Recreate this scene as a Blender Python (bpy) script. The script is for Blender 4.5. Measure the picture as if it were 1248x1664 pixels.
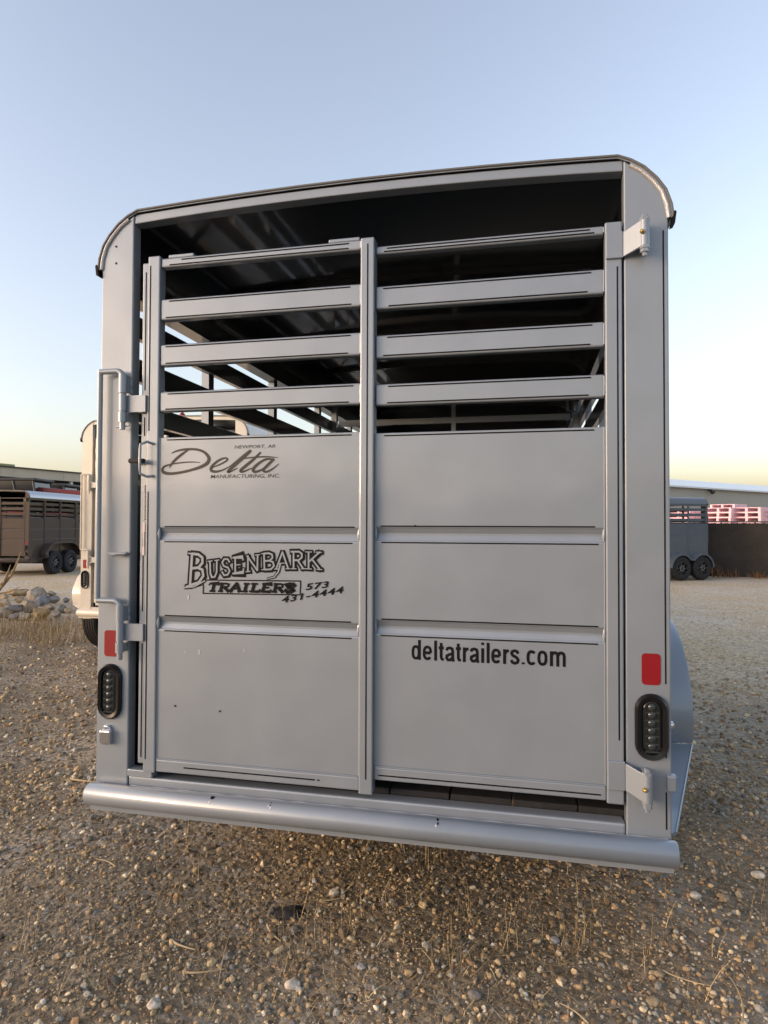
import bpy, math, random
import numpy as np
from mathutils import Matrix, Vector
R = math.radians
scene = bpy.context.scene
for o in list(bpy.data.objects): bpy.data.objects.remove(o)
COL = scene.collection

# ------------------------------------------------------------ camera
cam_d = bpy.data.cameras.new('camera'); cam = bpy.data.objects.new('camera', cam_d); COL.objects.link(cam)
F = Vector((-0.215796, 0.976207, 0.021248)); RT = Vector((0.976438, 0.215772, 0.003475)); UP = Vector((0.001192, -0.021497, 0.999768))
CAM = Vector((0.5358, -2.0202, 1.40))
m = Matrix.Identity(4)
for i in range(3):
    m[i][0] = RT[i]; m[i][1] = UP[i]; m[i][2] = -F[i]; m[i][3] = CAM[i]
cam.matrix_world = m
cam_d.sensor_fit = 'HORIZONTAL'; cam_d.sensor_width = 36; cam_d.lens = 36*1055.36/1248
cam_d.clip_start = 0.05; cam_d.clip_end = 3000
scene.camera = cam

# ------------------------------------------------------------ light
SUN_EL, SUN_AZ = R(5.5), R(-120)          # azimuth clockwise from +Y: low sun behind the viewer's left shoulder
w = bpy.data.worlds.new('World'); scene.world = w; w.use_nodes = True
nt = w.node_tree; bg = nt.nodes['Background']
sky = nt.nodes.new('ShaderNodeTexSky'); sky.sky_type = 'NISHITA'; sky.sun_disc = False
sky.sun_elevation = SUN_EL; sky.sun_rotation = SUN_AZ
sky.air_density = 1.0; sky.dust_density = 3.6; sky.ozone_density = 1.0; sky.altitude = 100
wb = nt.nodes.new('ShaderNodeMix'); wb.data_type = 'RGBA'; wb.blend_type = 'MULTIPLY'; wb.inputs[0].default_value = 1   # white balance of the hazy evening light
wb.inputs[7].default_value = (1.015, 0.97, 1.05, 1); hz = nt.nodes.new('ShaderNodeHueSaturation'); hz.inputs['Saturation'].default_value = 0.72; nt.links.new(sky.outputs[0], hz.inputs['Color']); nt.links.new(hz.outputs[0], wb.inputs[6]); nt.links.new(wb.outputs[2], bg.inputs[0]); bg.inputs[1].default_value = 0.15
sd = bpy.data.lights.new('sun', 'SUN'); sun = bpy.data.objects.new('sun', sd); COL.objects.link(sun)
sd.energy = 0.04; sd.angle = R(14); sd.color = (1.0, 0.78, 0.55)
sdir = Vector((math.sin(SUN_AZ)*math.cos(SUN_EL), math.cos(SUN_AZ)*math.cos(SUN_EL), math.sin(SUN_EL)))
sun.rotation_euler = sdir.to_track_quat('Z', 'Y').to_euler()
vs = scene.view_settings; vs.view_transform = 'Standard'; vs.look = 'None'; vs.exposure = 2.1; vs.gamma = 1.0; vs.use_curve_mapping = False
scene.render.engine = 'CYCLES'
scene.cycles.max_bounces = 8; scene.cycles.diffuse_bounces = 4; scene.cycles.glossy_bounces = 4

# ------------------------------------------------------------ materials
def mat(name, col, rough=0.5, metal=0.0, coat=0.0, coat_rough=0.1, bump=0.0, bump_scale=400, var=0.0, var_scale=3.0, spec=0.5, ripple=0.0):
    M = bpy.data.materials.new(name); M.use_nodes = True
    t = M.node_tree; b = t.nodes['Principled BSDF']
    b.inputs['Base Color'].default_value = (*col, 1); b.inputs['Roughness'].default_value = rough
    b.inputs['Metallic'].default_value = metal; b.inputs['Coat Weight'].default_value = coat
    b.inputs['Coat Roughness'].default_value = coat_rough; b.inputs['Specular IOR Level'].default_value = spec
    tc = t.nodes.new('ShaderNodeTexCoord')
    if var > 0:
        n = t.nodes.new('ShaderNodeTexNoise'); n.inputs['Scale'].default_value = var_scale; n.inputs['Detail'].default_value = 6
        r = t.nodes.new('ShaderNodeMapRange'); r.inputs[1].default_value = .3; r.inputs[2].default_value = .7
        r.inputs[3].default_value = 1-var; r.inputs[4].default_value = 1+var
        x = t.nodes.new('ShaderNodeMix'); x.data_type = 'RGBA'; x.blend_type = 'MULTIPLY'; x.inputs[0].default_value = 1
        t.links.new(tc.outputs['Object'], n.inputs['Vector']); t.links.new(n.outputs[0], r.inputs[0])
        x.inputs[6].default_value = (*col, 1); t.links.new(r.outputs[0], x.inputs[7]); t.links.new(x.outputs[2], b.inputs['Base Color'])
    if bump > 0:
        n = t.nodes.new('ShaderNodeTexNoise'); n.inputs['Scale'].default_value = bump_scale; n.inputs['Detail'].default_value = 2
        bp = t.nodes.new('ShaderNodeBump'); bp.inputs['Strength'].default_value = bump; bp.inputs['Distance'].default_value = 0.002
        t.links.new(tc.outputs['Object'], n.inputs['Vector']); t.links.new(n.outputs[0], bp.inputs['Height'])
        if ripple:
            n2 = t.nodes.new('ShaderNodeTexNoise'); n2.inputs['Scale'].default_value = 5.0; n2.inputs['Detail'].default_value = 1
            b2 = t.nodes.new('ShaderNodeBump'); b2.inputs['Strength'].default_value = ripple; b2.inputs['Distance'].default_value = 0.01
            t.links.new(tc.outputs['Object'], n2.inputs['Vector']); t.links.new(n2.outputs[0], b2.inputs['Height']); t.links.new(b2.outputs[0], bp.inputs['Normal'])
        t.links.new(bp.outputs[0], b.inputs['Normal'])
        if coat: t.links.new(bp.outputs[0], b.inputs['Coat Normal'])
    return M
def paint(name, col, metal=0.0):
    return mat(name, col, rough=0.5, metal=metal, coat=0.7, coat_rough=0.10, ripple=0.25, spec=0.25, bump=0.05, bump_scale=55, var=0.05, var_scale=5.0)
SILVER = paint('silver_paint', (0.252, 0.288, 0.33), 0.38)
CREAM = paint('cream_paint', (0.58, 0.54, 0.46))
BROWN = paint('brown_paint', (0.06, 0.043, 0.033))
SLATE = paint('slate_paint', (0.075, 0.095, 0.12))
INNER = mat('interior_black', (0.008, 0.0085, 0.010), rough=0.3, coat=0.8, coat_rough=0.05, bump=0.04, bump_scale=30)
BLACK = mat('black_vinyl', (0.006, 0.006, 0.007), rough=0.6, spec=0.15)
TRIM = mat('roof_trim_dark', (0.12, 0.118, 0.115), rough=0.45)
RUBBER = mat('rubber', (0.011, 0.011, 0.012), rough=0.8, bump=0.2, bump_scale=150)
BEZEL = mat('black_bezel', (0.006, 0.006, 0.007), rough=0.3, spec=0.35)
LENS = mat('smoked_lens', (0.014, 0.017, 0.018), rough=0.1, spec=0.4)
DIODE = mat('diode', (0.05, 0.058, 0.06), rough=0.2, metal=0.4)
RED = mat('red_reflector', (0.22, 0.004, 0.009), rough=0.5, spec=0.3, bump=0.3, bump_scale=600)
CHROME = mat('chrome', (0.75, 0.75, 0.76), rough=0.14, metal=1.0)
WELD = mat('weld_bead', (0.42, 0.42, 0.42), rough=0.4, metal=0.4, bump=0.8, bump_scale=250)
BRASS = mat('brass_fitting', (0.5, 0.33, 0.1), rough=0.35, metal=0.9)
WOOD = mat('treated_plank', (0.028, 0.028, 0.03), rough=0.85, spec=0.2, bump=0.4, bump_scale=90, var=0.25, var_scale=20)
BRONZE = mat('bronze_lettering', (0.045, 0.042, 0.037), rough=0.5, spec=0.3)
DKSTEEL = mat('dark_steel', (0.03, 0.03, 0.032), rough=0.45)
RIM = mat('black_rim', (0.02, 0.02, 0.022), rough=0.35, coat=0.3)
PINKCHAIN = mat('pale_chain', (0.6, 0.5, 0.47), rough=0.5)
CHIP = mat('chipped_spot', (0.6, 0.6, 0.58), rough=0.6)

# ------------------------------------------------------------ mesh helper
class MB:
    def __init__(s): s.v = []; s.f = []; s.m = []; s.s = []
    def add(s, vs, fs, mi=0, sm=False):
        o = len(s.v); s.v += [tuple(v) for v in vs]
        for i, f in enumerate(fs):
            s.f.append(tuple(o+k for k in f)); s.m.append(mi[i] if isinstance(mi, (list, tuple)) else mi); s.s.append(sm)
        return s
    def box(s, x0, x1, y0, y1, z0, z1, mi=0):     # faces: -z +z -y +x +y -x
        v = [(x0,y0,z0),(x1,y0,z0),(x1,y1,z0),(x0,y1,z0),(x0,y0,z1),(x1,y0,z1),(x1,y1,z1),(x0,y1,z1)]
        return s.add(v, [(3,2,1,0),(4,5,6,7),(0,1,5,4),(1,2,6,5),(2,3,7,6),(3,0,4,7)], mi)
    def prism(s, poly, a0, a1, axis='y', mi=0, sm=False):   # poly in the two other axes, convex or simple
        n = len(poly)
        def P(p, a): return (p[0], a, p[1]) if axis == 'y' else ((a, p[0], p[1]) if axis == 'x' else (p[0], p[1], a))
        v = [P(p, a0) for p in poly]+[P(p, a1) for p in poly]
        s.add(v, [tuple(range(n)), tuple(range(2*n-1, n-1, -1))], mi)
        o = len(s.v)-2*n
        for i in range(n):
            j = (i+1) % n; s.f.append((o+j, o+i, o+n+i, o+n+j)); s.m.append(mi); s.s.append(sm)
        return s
    def tube(s, path, r, n=12, mi=0, cap=True):
        path = [Vector(p) for p in path]; rs = r if isinstance(r, (list, tuple)) else [r]*len(path)
        rings = []; up = None
        for i, p in enumerate(path):
            t = (path[min(i+1, len(path)-1)]-path[max(i-1, 0)]).normalized()
            if up is None: up = t.orthogonal().normalized()
            else: up = (up-t*up.dot(t)).normalized()
            b = t.cross(up)
            rings.append([p+(up*math.cos(2*math.pi*k/n)+b*math.sin(2*math.pi*k/n))*rs[i] for k in range(n)])
        v = [q for g in rings for q in g]; f = []
        for i in range(len(path)-1):
            for k in range(n):
                f.append((i*n+k, i*n+(k+1) % n, (i+1)*n+(k+1) % n, (i+1)*n+k))
        s.add(v, f, mi, True)
        if cap: 
            o = len(s.v)-len(v); e = len(v)-n
            s.f.append(tuple(o+k for k in range(n-1, -1, -1))); s.f.append(tuple(o+e+k for k in range(n))); s.m += [mi, mi]; s.s += [False, False]
        return s
    def lathe(s, prof, c, axis='x', n=32, mi=0):   # prof: (along, radius)
        v = []; f = []
        for a, r in prof:
            for k in range(n):
                t = 2*math.pi*k/n; u, w_ = r*math.cos(t), r*math.sin(t)
                v.append({'x': (c[0]+a, c[1]+u, c[2]+w_), 'y': (c[0]+u, c[1]+a, c[2]+w_), 'z': (c[0]+u, c[1]+w_, c[2]+a)}[axis])
        for i in range(len(prof)-1):
            for k in range(n): f.append((i*n+k, i*n+(k+1) % n, (i+1)*n+(k+1) % n, (i+1)*n+k))
        return s.add(v, f, mi, True)
    def build(s, name, mats, parent=None, bevel=0.0, seg=2, loc=None):
        me = bpy.data.meshes.new(name); me.from_pydata(s.v, [], s.f)
        for M in (mats if isinstance(mats, (list, tuple)) else [mats]): me.materials.append(M)
        me.polygons.foreach_set('material_index', s.m); me.polygons.foreach_set('use_smooth', s.s); me.update()
        if any(s.s): me.set_sharp_from_angle(angle=R(42))
        o = bpy.data.objects.new(name, me); COL.objects.link(o)
        if parent: o.parent = parent
        if loc: o.location = loc
        if bevel > 0:
            b = o.modifiers.new('bevel', 'BEVEL'); b.width = bevel; b.segments = seg; b.limit_method = 'ANGLE'; b.angle_limit = R(40)
        return o
def tag(o, label=None, cat=None, group=None, kind=None):
    for k, v in (('label', label), ('category', cat), ('group', group), ('kind', kind)):
        if v: o[k] = v
    return o
def empty(name, loc, rz=0, sc=1.0):
    o = bpy.data.objects.new(name, None); COL.objects.link(o); o.location = loc; o.rotation_euler = (0, 0, rz); o.scale = (sc,)*3
    o.empty_display_size = 0.2; return o
def sstep(a, b, x):
    t = np.clip((x-a)/(b-a), 0, 1); return t*t*(3-2*t)
def ground_z(x, y):
    return -0.14*sstep(5, 15, y)*sstep(-1, 4, x) + 0.03*sstep(-5, -9, x)*0

# ------------------------------------------------------------ lettering helpers
def ribbon(mb, pts, wd, y, mi=0, cap=True):
    n = len(pts); P = [Vector((p[0], p[1])) for p in pts]; W = wd if isinstance(wd, (list, tuple)) else [wd]*n
    v = []
    for i in range(n):
        t = (P[min(i+1, n-1)]-P[max(i-1, 0)]).normalized(); nn = Vector((-t.y, t.x)); k = 1.0
        if 0 < i < n-1:
            d = (P[i+1]-P[i]).normalized(); k = 1/max(0.45, abs(nn.dot(Vector((-d.y, d.x)))))
        ext = t*(W[i]*0.5*(-1 if i == 0 else (1 if i == n-1 else 0)))*(0.55 if cap else 0)
        v += [P[i]+nn*W[i]*.5*k+ext, P[i]-nn*W[i]*.5*k+ext]
    mb.add([(p.x, y, p.y) for p in v], [(2*i, 2*i+1, 2*i+3, 2*i+2) for i in range(n-1)], mi)
LET = {
 'B': [[(.2,0),(.2,1)], [(.2,1),(.55,1),(.78,.9),(.8,.7),(.6,.54),(.2,.53)], [(.55,.54),(.82,.44),(.88,.2),(.66,0),(.2,0)], [(0,0),(.3,0)], [(0,1),(.3,1)]],
 'U': [[(.2,1),(.2,.3),(.34,.05),(.6,.05),(.78,.3),(.78,1)], [(.02,1),(.4,1)], [(.6,1),(.98,1)]],
 'S': [[(.86,.78),(.7,.97),(.36,1),(.14,.8),(.28,.58),(.7,.45),(.86,.24),(.66,.02),(.3,.01),(.1,.24)]],
 'E': [[(.2,0),(.2,1)], [(.0,1),(.85,1),(.88,.8)], [(.2,.52),(.65,.52)], [(0,0),(.88,0),(.92,.22)]],
 'N': [[(.16,0),(.16,1)], [(.1,1),(.86,0)], [(.86,0),(.86,1)], [(0,0),(.34,0)], [(.68,1),(1.02,1)]],
 'A': [[(.06,0),(.5,1)], [(.5,1),(.94,0)], [(.25,.34),(.75,.34)], [(-.06,0),(.24,0)], [(.76,0),(1.06,0)]],
 'R': [[(.2,0),(.2,1)], [(0,1),(.6,1),(.82,.88),(.82,.66),(.6,.5),(.2,.5)], [(.5,.5),(.92,0)], [(0,0),(.4,0)], [(.8,0),(1.05,0)]],
 'K': [[(.2,0),(.2,1)], [(.88,1),(.26,.45)], [(.42,.58),(.92,0)], [(0,0),(.4,0)], [(0,1),(.4,1)], [(.68,1),(1.03,1)], [(.72,0),(1.06,0)]],
 'T': [[(.04,.8),(.07,1),(.93,1),(.96,.8)], [(.5,1),(.5,0)], [(.26,0),(.74,0)]],
 'I': [[(.5,0),(.5,1)], [(.15,0),(.85,0)], [(.15,1),(.85,1)]],
 'L': [[(.3,0),(.3,1)], [(.05,1),(.58,1)], [(.05,0),(.9,0),(.95,.26)]],
}
def ell(cx, cy, rx, ry, a0, a1, n=14):     # superellipse arc, degrees
    o = []
    for i in range(n+1):
        t = R(a0+(a1-a0)*i/n); c, q = math.cos(t), math.sin(t)
        o.append((cx+rx*math.copysign(abs(c)**.8, c), cy+ry*math.copysign(abs(q)**.8, q)))
    return o
LOW = {   # bold narrow sans, x-height 1, stroke centre lines; (advance, strokes)
 'o': (.80, [ell(.37, .5, .24, .40, 0, 360, 24)]), 'c': (.74, [ell(.37, .5, .24, .40, 42, 318, 18)]),
 'e': (.78, [ell(.37, .5, .24, .40, 0, 322, 20), [(.14, .5), (.60, .5)]]), 'd': (.82, [ell(.35, .5, .22, .40, 0, 360, 24), [(.61, 0), (.61, 1.36)]]),
 'l': (.38, [[(.19, .0), (.19, 1.36)]]), 'i': (.38, [[(.19, .0), (.19, .98)], [(.19, 1.19), (.19, 1.36)]]), '.': (.40, [[(.2, .04), (.2, .17)]]),
 't': (.46, [[(.21, 1.22), (.21, .25), (.26, .13), (.40, .09)], [(.03, .88), (.40, .88)]]),
 'a': (.77, [[(.14, .72), (.20, .86), (.37, .91), (.54, .85), (.58, .70), (.58, .16), (.66, .0)], [(.56, .52), (.34, .46), (.16, .36), (.14, .22), (.24, .09), (.40, .09), (.56, .24)]]),
 'r': (.52, [[(.18, 0), (.18, .98)], [(.20, .68), (.30, .85), (.48, .90)]]),
 's': (.74, [[(.60, .72), (.52, .86), (.36, .91), (.19, .85), (.14, .72), (.22, .60), (.50, .45), (.60, .30), (.55, .15), (.37, .08), (.20, .13), (.11, .29)]]),
 'm': (1.22, [[(.18, 0), (.18, .98)], [(.18, .70), (.28, .86), (.42, .90), (.55, .84), (.60, .68), (.60, 0)], [(.60, .70), (.72, .87), (.86, .90), (.98, .84), (1.03, .66), (1.03, 0)]]),
}
def web_word(word, x0, x1, z0, xh):
    mb = MB(); tot = sum(LOW[c][0] for c in word)-.12; sx_ = (x1-x0)/tot; x = x0-.06*sx_; k = 0
    for c in word:
        for st in LOW[c][1]:
            k += 1; ribbon(mb, [(x+u*sx_, z0+v*xh) for u, v in st], .0089 if len(st) > 2 else .0094, .0044-k*.000015, cap=False)
        x += LOW[c][0]*sx_
    return mb
def affine(c): return lambda u, v: (c[0][0]+c[0][1]*u+c[0][2]*v, c[1][0]+c[1][1]*u+c[1][2]*v)
A_DEL = affine([[-1.0645854, 0.001013, 9e-06], [0.3719275, -1.85e-05, -0.0009356]])
A_BUS = affine([[-0.6473977, 0.0005233, 3.9e-06], [-0.0602385, 1.06e-05, -0.0004897]])
def text_mesh(name, txt, M, parent, x0, x1, z0, h, y, shear=0.0, bold=0.0, rot=0.0, space=1.0):
    cu = bpy.data.curves.new(name, 'FONT'); cu.body = txt; cu.size = 1.0; cu.shear = shear; cu.offset = bold; cu.resolution_u = 4; cu.space_character = space
    o = bpy.data.objects.new(name, cu); COL.objects.link(o)
    dg = bpy.context.evaluated_depsgraph_get(); me = bpy.data.meshes.new_from_object(o.evaluated_get(dg))
    bpy.data.objects.remove(o); bpy.data.curves.remove(cu)
    co = np.array([v.co[:2] for v in me.vertices]); a = co.min(0); b = co.max(0)
    cap = 0.73
    for v in me.vertices:
        X = (v.co.x-a[0])/(b[0]-a[0])*(x1-x0); Z = v.co.y/cap*h
        c, s = math.cos(rot), math.sin(rot)
        v.co = (x0+X*c-Z*s, y, z0+X*s+Z*c)
    me.materials.clear(); me.materials.append(M); me.name = name
    t = bpy.data.objects.new(name, me); COL.objects.link(t); t.parent = parent
    return t

# ------------------------------------------------------------ the stock trailer
H = 1.40          # part coordinates are measured from this level (eye height above the ground)
def arc(cx, cz, rx, rz, a0, a1, n): return [(cx+rx*math.cos(a0+(a1-a0)*i/n), cz+rz*math.sin(a0+(a1-a0)*i/n)) for i in range(n+1)]
def roof_line(off=0.0, n=10):     # outer outline of the roof, left drip edge to right drip edge
    c = [(0.955+off, 0.905), (0.950+off, 0.945), (0.935+off*.9, 0.99+off*.3), (0.910+off*.75, 1.027+off*.6), (0.875+off*.6, 1.064+off*.8), (0.838+off*.3, 1.089+off), (0.80, 1.106+off)]
    top = [(x, 1.106+off+0.020*(1-(x/0.8)**2)) for x in (0.6, 0.4, 0.2, 0)]
    half = c+top
    return [(-x, z) for x, z in half]+half[-2::-1]
def wheel(root, x, y, z, sd, detail):
    s = sd
    ty = MB()
    prof = [(-.09, .20), (-.105, .24), (-.11, .29), (-.10, .335), (-.082, .352)]
    for k in range(5):
        a = -.075+k*.03; prof += [(a, .36), (a+.022, .36), (a+.024, .352), (a+.028, .352)]
    prof += [(.082, .352), (.10, .335), (.11, .29), (.105, .24), (.09, .20)]
    ty.lathe(prof, (0, 0, 0), 'x', 40)
    wh = ty.build('wheel', RUBBER, root, loc=(x, y, z)); wh['label'] = 'black tyre on a black spoked rim'
    rm = MB(); rm.lathe([(s*.09, .203), (s*.098, .19), (s*.06, .18), (s*.03, .175), (s*.03, .02)], (0, 0, 0), 'x', 32)
    for k in range(8):
        a = 2*math.pi*k/8; d = Vector((0, math.cos(a), math.sin(a)))
        rm.tube([Vector((s*.062, 0, 0))+d*.05, Vector((s*.07, 0, 0))+d*.12, Vector((s*.072, 0, 0))+d*.185], [.024, .018, .016], 8)
    rm.lathe([(s*.03, .06), (s*.085, .055), (s*.10, .04), (s*.10, .001)], (0, 0, 0), 'x', 20)
    rm.build('rim', RIM, wh)
    nb = MB()
    for k in range(6):
        a = 2*math.pi*k/6+.3; nb.lathe([(s*.07, .012), (s*.092, .011), (s*.095, .001)], (0, .075*math.cos(a), .075*math.sin(a)), 'x', 8)
    nb.build('lug_nuts', CHROME, wh)['kind'] = 'stuff'
def make_trailer(label, PM, loc, rz=0, sc=1.0, near=False, ax=1.25, fend='skirt', marker=False, roof_mat=None, group=None):
    root = empty('stock_trailer', (loc[0], loc[1], loc[2]), rz, sc)
    tag(root, label, 'trailer', group)
    L = 4.85; T = (0, 0, H); bv = 0.004 if near else 0.0
    def part(mb, name, mats, bevel=0.0, parent=root, seg=2):
        return mb.build(name, mats, parent, bevel if near else 0, seg, T if parent is root else None)
    # rear corner posts with the rounded top
    for s in (-1, 1):
        ol = [(x, z) for x, z in roof_line(-.012) if x > .825]
        poly = [(.816, -.935), (.94, -.935), (.94, .905)]+[(x, z) for x, z in ol[::-1] if z > .91]+[(.816, 1.092)]
        if s < 0: poly = [(-x, z) for x, z in poly][::-1]
        pb = MB(); pb.prism(poly, 0.0, .046)
        p = part(pb, 'corner_post', PM, .004)
        if near:
            # light welded lip that follows the rounded corner
            lp = MB(); pts = [(s*x, -.002, z) for x, z in roof_line(-.014) if x > .80]; lp.tube(pts, .0065, 8); lp.build('weld_lip', WELD, p)
            ps = MB()
            if s > 0:
                for a, b in ((.87, -.455), (-.632, -.668), (-.765, -.872)): ps.box(.9235, .9275, -.0008, .0004, b, a)
                ps.build('pinstripe', BLACK, p)
            for hx, hz in (((-.885, .985), (-.884, .925)) if s < 0 else ()):
                hb = MB(); hb.prism([(hx+.004*math.cos(k*.628), hz+.004*math.sin(k*.628)) for k in range(10)], -.001, .001); hb.build('rivet', BLACK, p)
        # tail lamp
        lb = MB(); cz = -.58; cx = s*.886
        def oval(hw, hh, n=10):
            a = arc(cx, cz+hh-hw, hw, hw, 0, math.pi, n)+arc(cx, cz-hh+hw, hw, hw, math.pi, 2*math.pi, n); return a
        rings = [(oval(.046, .096), .0), (oval(.046, .096), -.008), (oval(.040, .090), -.016), (oval(.029, .079), -.013), (oval(.027, .077), -.004)]
        N = len(rings[0][0]); v = [(p_[0], y, p_[1]) for ring, y in rings for p_ in ring]
        lb.add(v, [(i*N+k, i*N+(k+1) % N, (i+1)*N+(k+1) % N, (i+1)*N+k) for i in range(len(rings)-1) for k in range(N)], 0, True)
        lo = part(lb, 'tail_lamp', BEZEL)
        ln = MB(); ov = oval(.0285, .0785); ov2 = oval(.022, .072)
        ln.add([(a, -.006, b) for a, b in ov]+[(a, -.010, b) for a, b in ov2], [(k, (k+1) % N, N+(k+1) % N, N+k) for k in range(N)]+[tuple(range(N, 2*N))], 0)
        ln.build('lens', LENS, lo)
        if near or label.startswith('cream'):
            dm = MB(); dm.lathe([(-.0105, .011), (-.013, .009), (-.0145, .004), (-.0146, .0005)], (0, 0, 0), 'y', 14)
            dm.box(-.02, .02, -.0125, -.0103, -.0165, -.0125)
            for k in range(6):
                dm_o = dm.build('diode', DIODE, lo) if k == 0 else None
                if k == 0: first = dm_o
                else:
                    dm_o = first.copy(); COL.objects.link(dm_o); dm_o.parent = lo
                dm_o.location = (cx, 0, cz+.0575-k*.0225)
        # reflector sticker
        rb = MB(); hw, hh, rr = .026, .0455, .011
        rp = arc(cx+hw-rr, -.414+hh-rr, rr, rr, 0, math.pi/2, 4)+arc(cx-hw+rr, -.414+hh-rr, rr, rr, math.pi/2, math.pi, 4)+arc(cx-hw+rr, -.414-hh+rr, rr, rr, math.pi, 1.5*math.pi, 4)+arc(cx+hw-rr, -.414-hh+rr, rr, rr, 1.5*math.pi, 2*math.pi, 4)
        rb.prism(rp, -.0015, .0005); part(rb, 'reflector', RED)
    # header under the roof
    hb = MB(); hx = np.linspace(-.815, .815, 13)
    poly = [(x, 1.062+.022*(1-(x/.8)**2)) for x in hx]+[(x, 1.094+.020*(1-(x/.8)**2)) for x in hx[::-1]]
    hb.prism(poly, .004, .05); part(hb, 'header', PM, .003)
    # roof sheet: paint outside, black inside
    ro = roof_line(0); ri = roof_line(-.009); n = len(ro); rb = MB()
    v = [(x, y, z) for y in (-.004, L) for x, z in ro]+[(x, y, z) for y in (-.004, L) for x, z in ri]; f = []; mi = []
    for i in range(n-1):
        f += [(i, i+1, n+i+1, n+i), (2*n+i+1, 2*n+i, 3*n+i, 3*n+i+1), (i+1, i, 2*n+i, 2*n+i+1), (n+i, n+i+1, 3*n+i+1, 3*n+i)]; mi += [0, 1, 0, 0]
    f += [(0, n, 3*n, 2*n), (n-1, 3*n-1, 4*n-1, 2*n-1)]; mi += [0, 0]
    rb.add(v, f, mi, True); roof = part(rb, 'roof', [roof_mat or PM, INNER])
    md = roof.modifiers.new('es', 'EDGE_SPLIT'); md.split_angle = R(40)
    # dark rolled trim on the rear roof edge
    tb = MB(); to = roof_line(.0015); ti = roof_line(-.0055)
    v = [(x, y, z) for y in (-.009, .02) for x, z in to]+[(x, y, z) for y in (-.009, .02) for x, z in ti]; f = []
    for i in range(n-1): f += [(i, i+1, n+i+1, n+i), (2*n+i+1, 2*n+i, 3*n+i, 3*n+i+1), (i+1, i, 2*n+i, 2*n+i+1), (n+i, n+i+1, 3*n+i+1, 3*n+i)]
    f += [(0, n, 3*n, 2*n), (n-1, 3*n-1, 4*n-1, 2*n-1)]
    tb.add(v, f, 0, False); tr = part(tb, 'roof_trim', TRIM, .002)
    for s in (-1, 1):
        cb = MB(); cb.prism([(s*.946, .880), (s*.956, .884), (s*.9605, .918), (s*.955, .922)][::s], -.012, .022); cb.build('trim_cap', BLACK, tr)
    if marker:
        mb_ = MB(); mb_.lathe([(0, .03), (.012, .03), (.03, .014), (.036, .002)], (.21, .03, 1.128), 'z', 12); part(mb_, 'marker_lamp', RED)
    for y in (.78, 1.56, 2.34, 3.12, 3.9):     # roof bows
        bb = MB(); a = roof_line(-.010); b = roof_line(-.034)
        a = [p for p in a if p[1] > .93]; b = [p for p in b if p[1] > .90][:len(a)] if len([p for p in b if p[1] > .90]) >= len(a) else b
        k = min(len(a), len(b)); 
        v = [(x, yy, z) for yy in (y, y+.03) for x, z in a[:k]]+[(x, yy, z) for yy in (y, y+.03) for x, z in b[:k]]
        f = []
        for i in range(k-1): f += [(2*k+i, 2*k+i+1, i+1, i), (k+i, k+i+1, 3*k+i+1, 3*k+i), (2*k+i+1, 2*k+i, 3*k+i, 3*k+i+1)]
        bb.add(v, f, 0); part(bb, 'roof_bow', INNER)
    # side walls
    for s in (-1, 1):
        x = lambda a, b: (min(s*a, s*b), max(s*a, s*b))
        inner = [1, 0, 0, 1, 0, 0] if s < 0 else [1, 0, 0, 0, 0, 1]
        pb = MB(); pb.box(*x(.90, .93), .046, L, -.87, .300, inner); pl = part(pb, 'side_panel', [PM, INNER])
        for z in (-.03, -.335):
            gb = MB(); gb.tube([(s*.931, .05, z), (s*.931, L, z)], .012, 8); gb.build('rib', PM, pl)
        for z0, z1 in ((.383, .457), (.533, .617), (.693, .774)):
            sb = MB(); sb.box(*x(.872, .904), .047, L-.02, z0, z1, inner); part(sb, 'side_slat', [PM, INNER], .004)
        rb2 = MB(); rb2.box(*x(.872, .944), .047, L, .837, .93, inner); part(rb2, 'top_rail', [PM, INNER])
        tb2 = MB(); tb2.tube([(s*.885, .05, .315), (s*.885, L, .315)], .022, 10); part(tb2, 'panel_cap_tube', INNER)
        for y in (.73, 1.52, 2.36, 3.2, 4.02):
            qb = MB(); qb.box(*x(.906, .942), y, y+.05, -.87, .84, inner); part(qb, 'side_post', [PM, INNER])
        eb = MB(); eb.box(*x(.86, .945), .05, L, -1.0, -.875); part(eb, 'frame_rail', PM)
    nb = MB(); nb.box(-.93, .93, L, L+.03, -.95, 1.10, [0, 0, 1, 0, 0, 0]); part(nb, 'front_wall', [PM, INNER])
    # floor
    k = 9; wpl = 1.76/k
    for i in range(k):
        fb = MB(); fb.box(-.88+i*wpl+.003, -.88+(i+1)*wpl-.003, .062, L-.01, -.885, -.852); part(fb, 'floor_plank', WOOD, .002)
    for y in (.35, .95, 1.65, 2.5, 3.3, 4.2):
        cb = MB(); cb.box(-.86, .86, y, y+.05, -.96, -.89); part(cb, 'cross_member', DKSTEEL)
    # sill and bumper
    sb = MB(); sb.box(-.815, .815, .003, .058, -.925, -.868); part(sb, 'rear_sill', PM, .006)
    if near:
        kb = MB(); kb.box(-.815, -.72, -.004, .04, -.868, -.842); part(kb, 'gate_rest', PM, .004)
    bb = MB(); bb.tube([(-.944, -.030, -.926), (-.940, -.030, -.926), (.944, -.030, -.926), (.948, -.030, -.926)], [.033, .0365, .0365, .033], 28)
    bb.box(-.936, .938, -.034, .045, -.978, -.952); bm = part(bb, 'bumper', PM)
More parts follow.
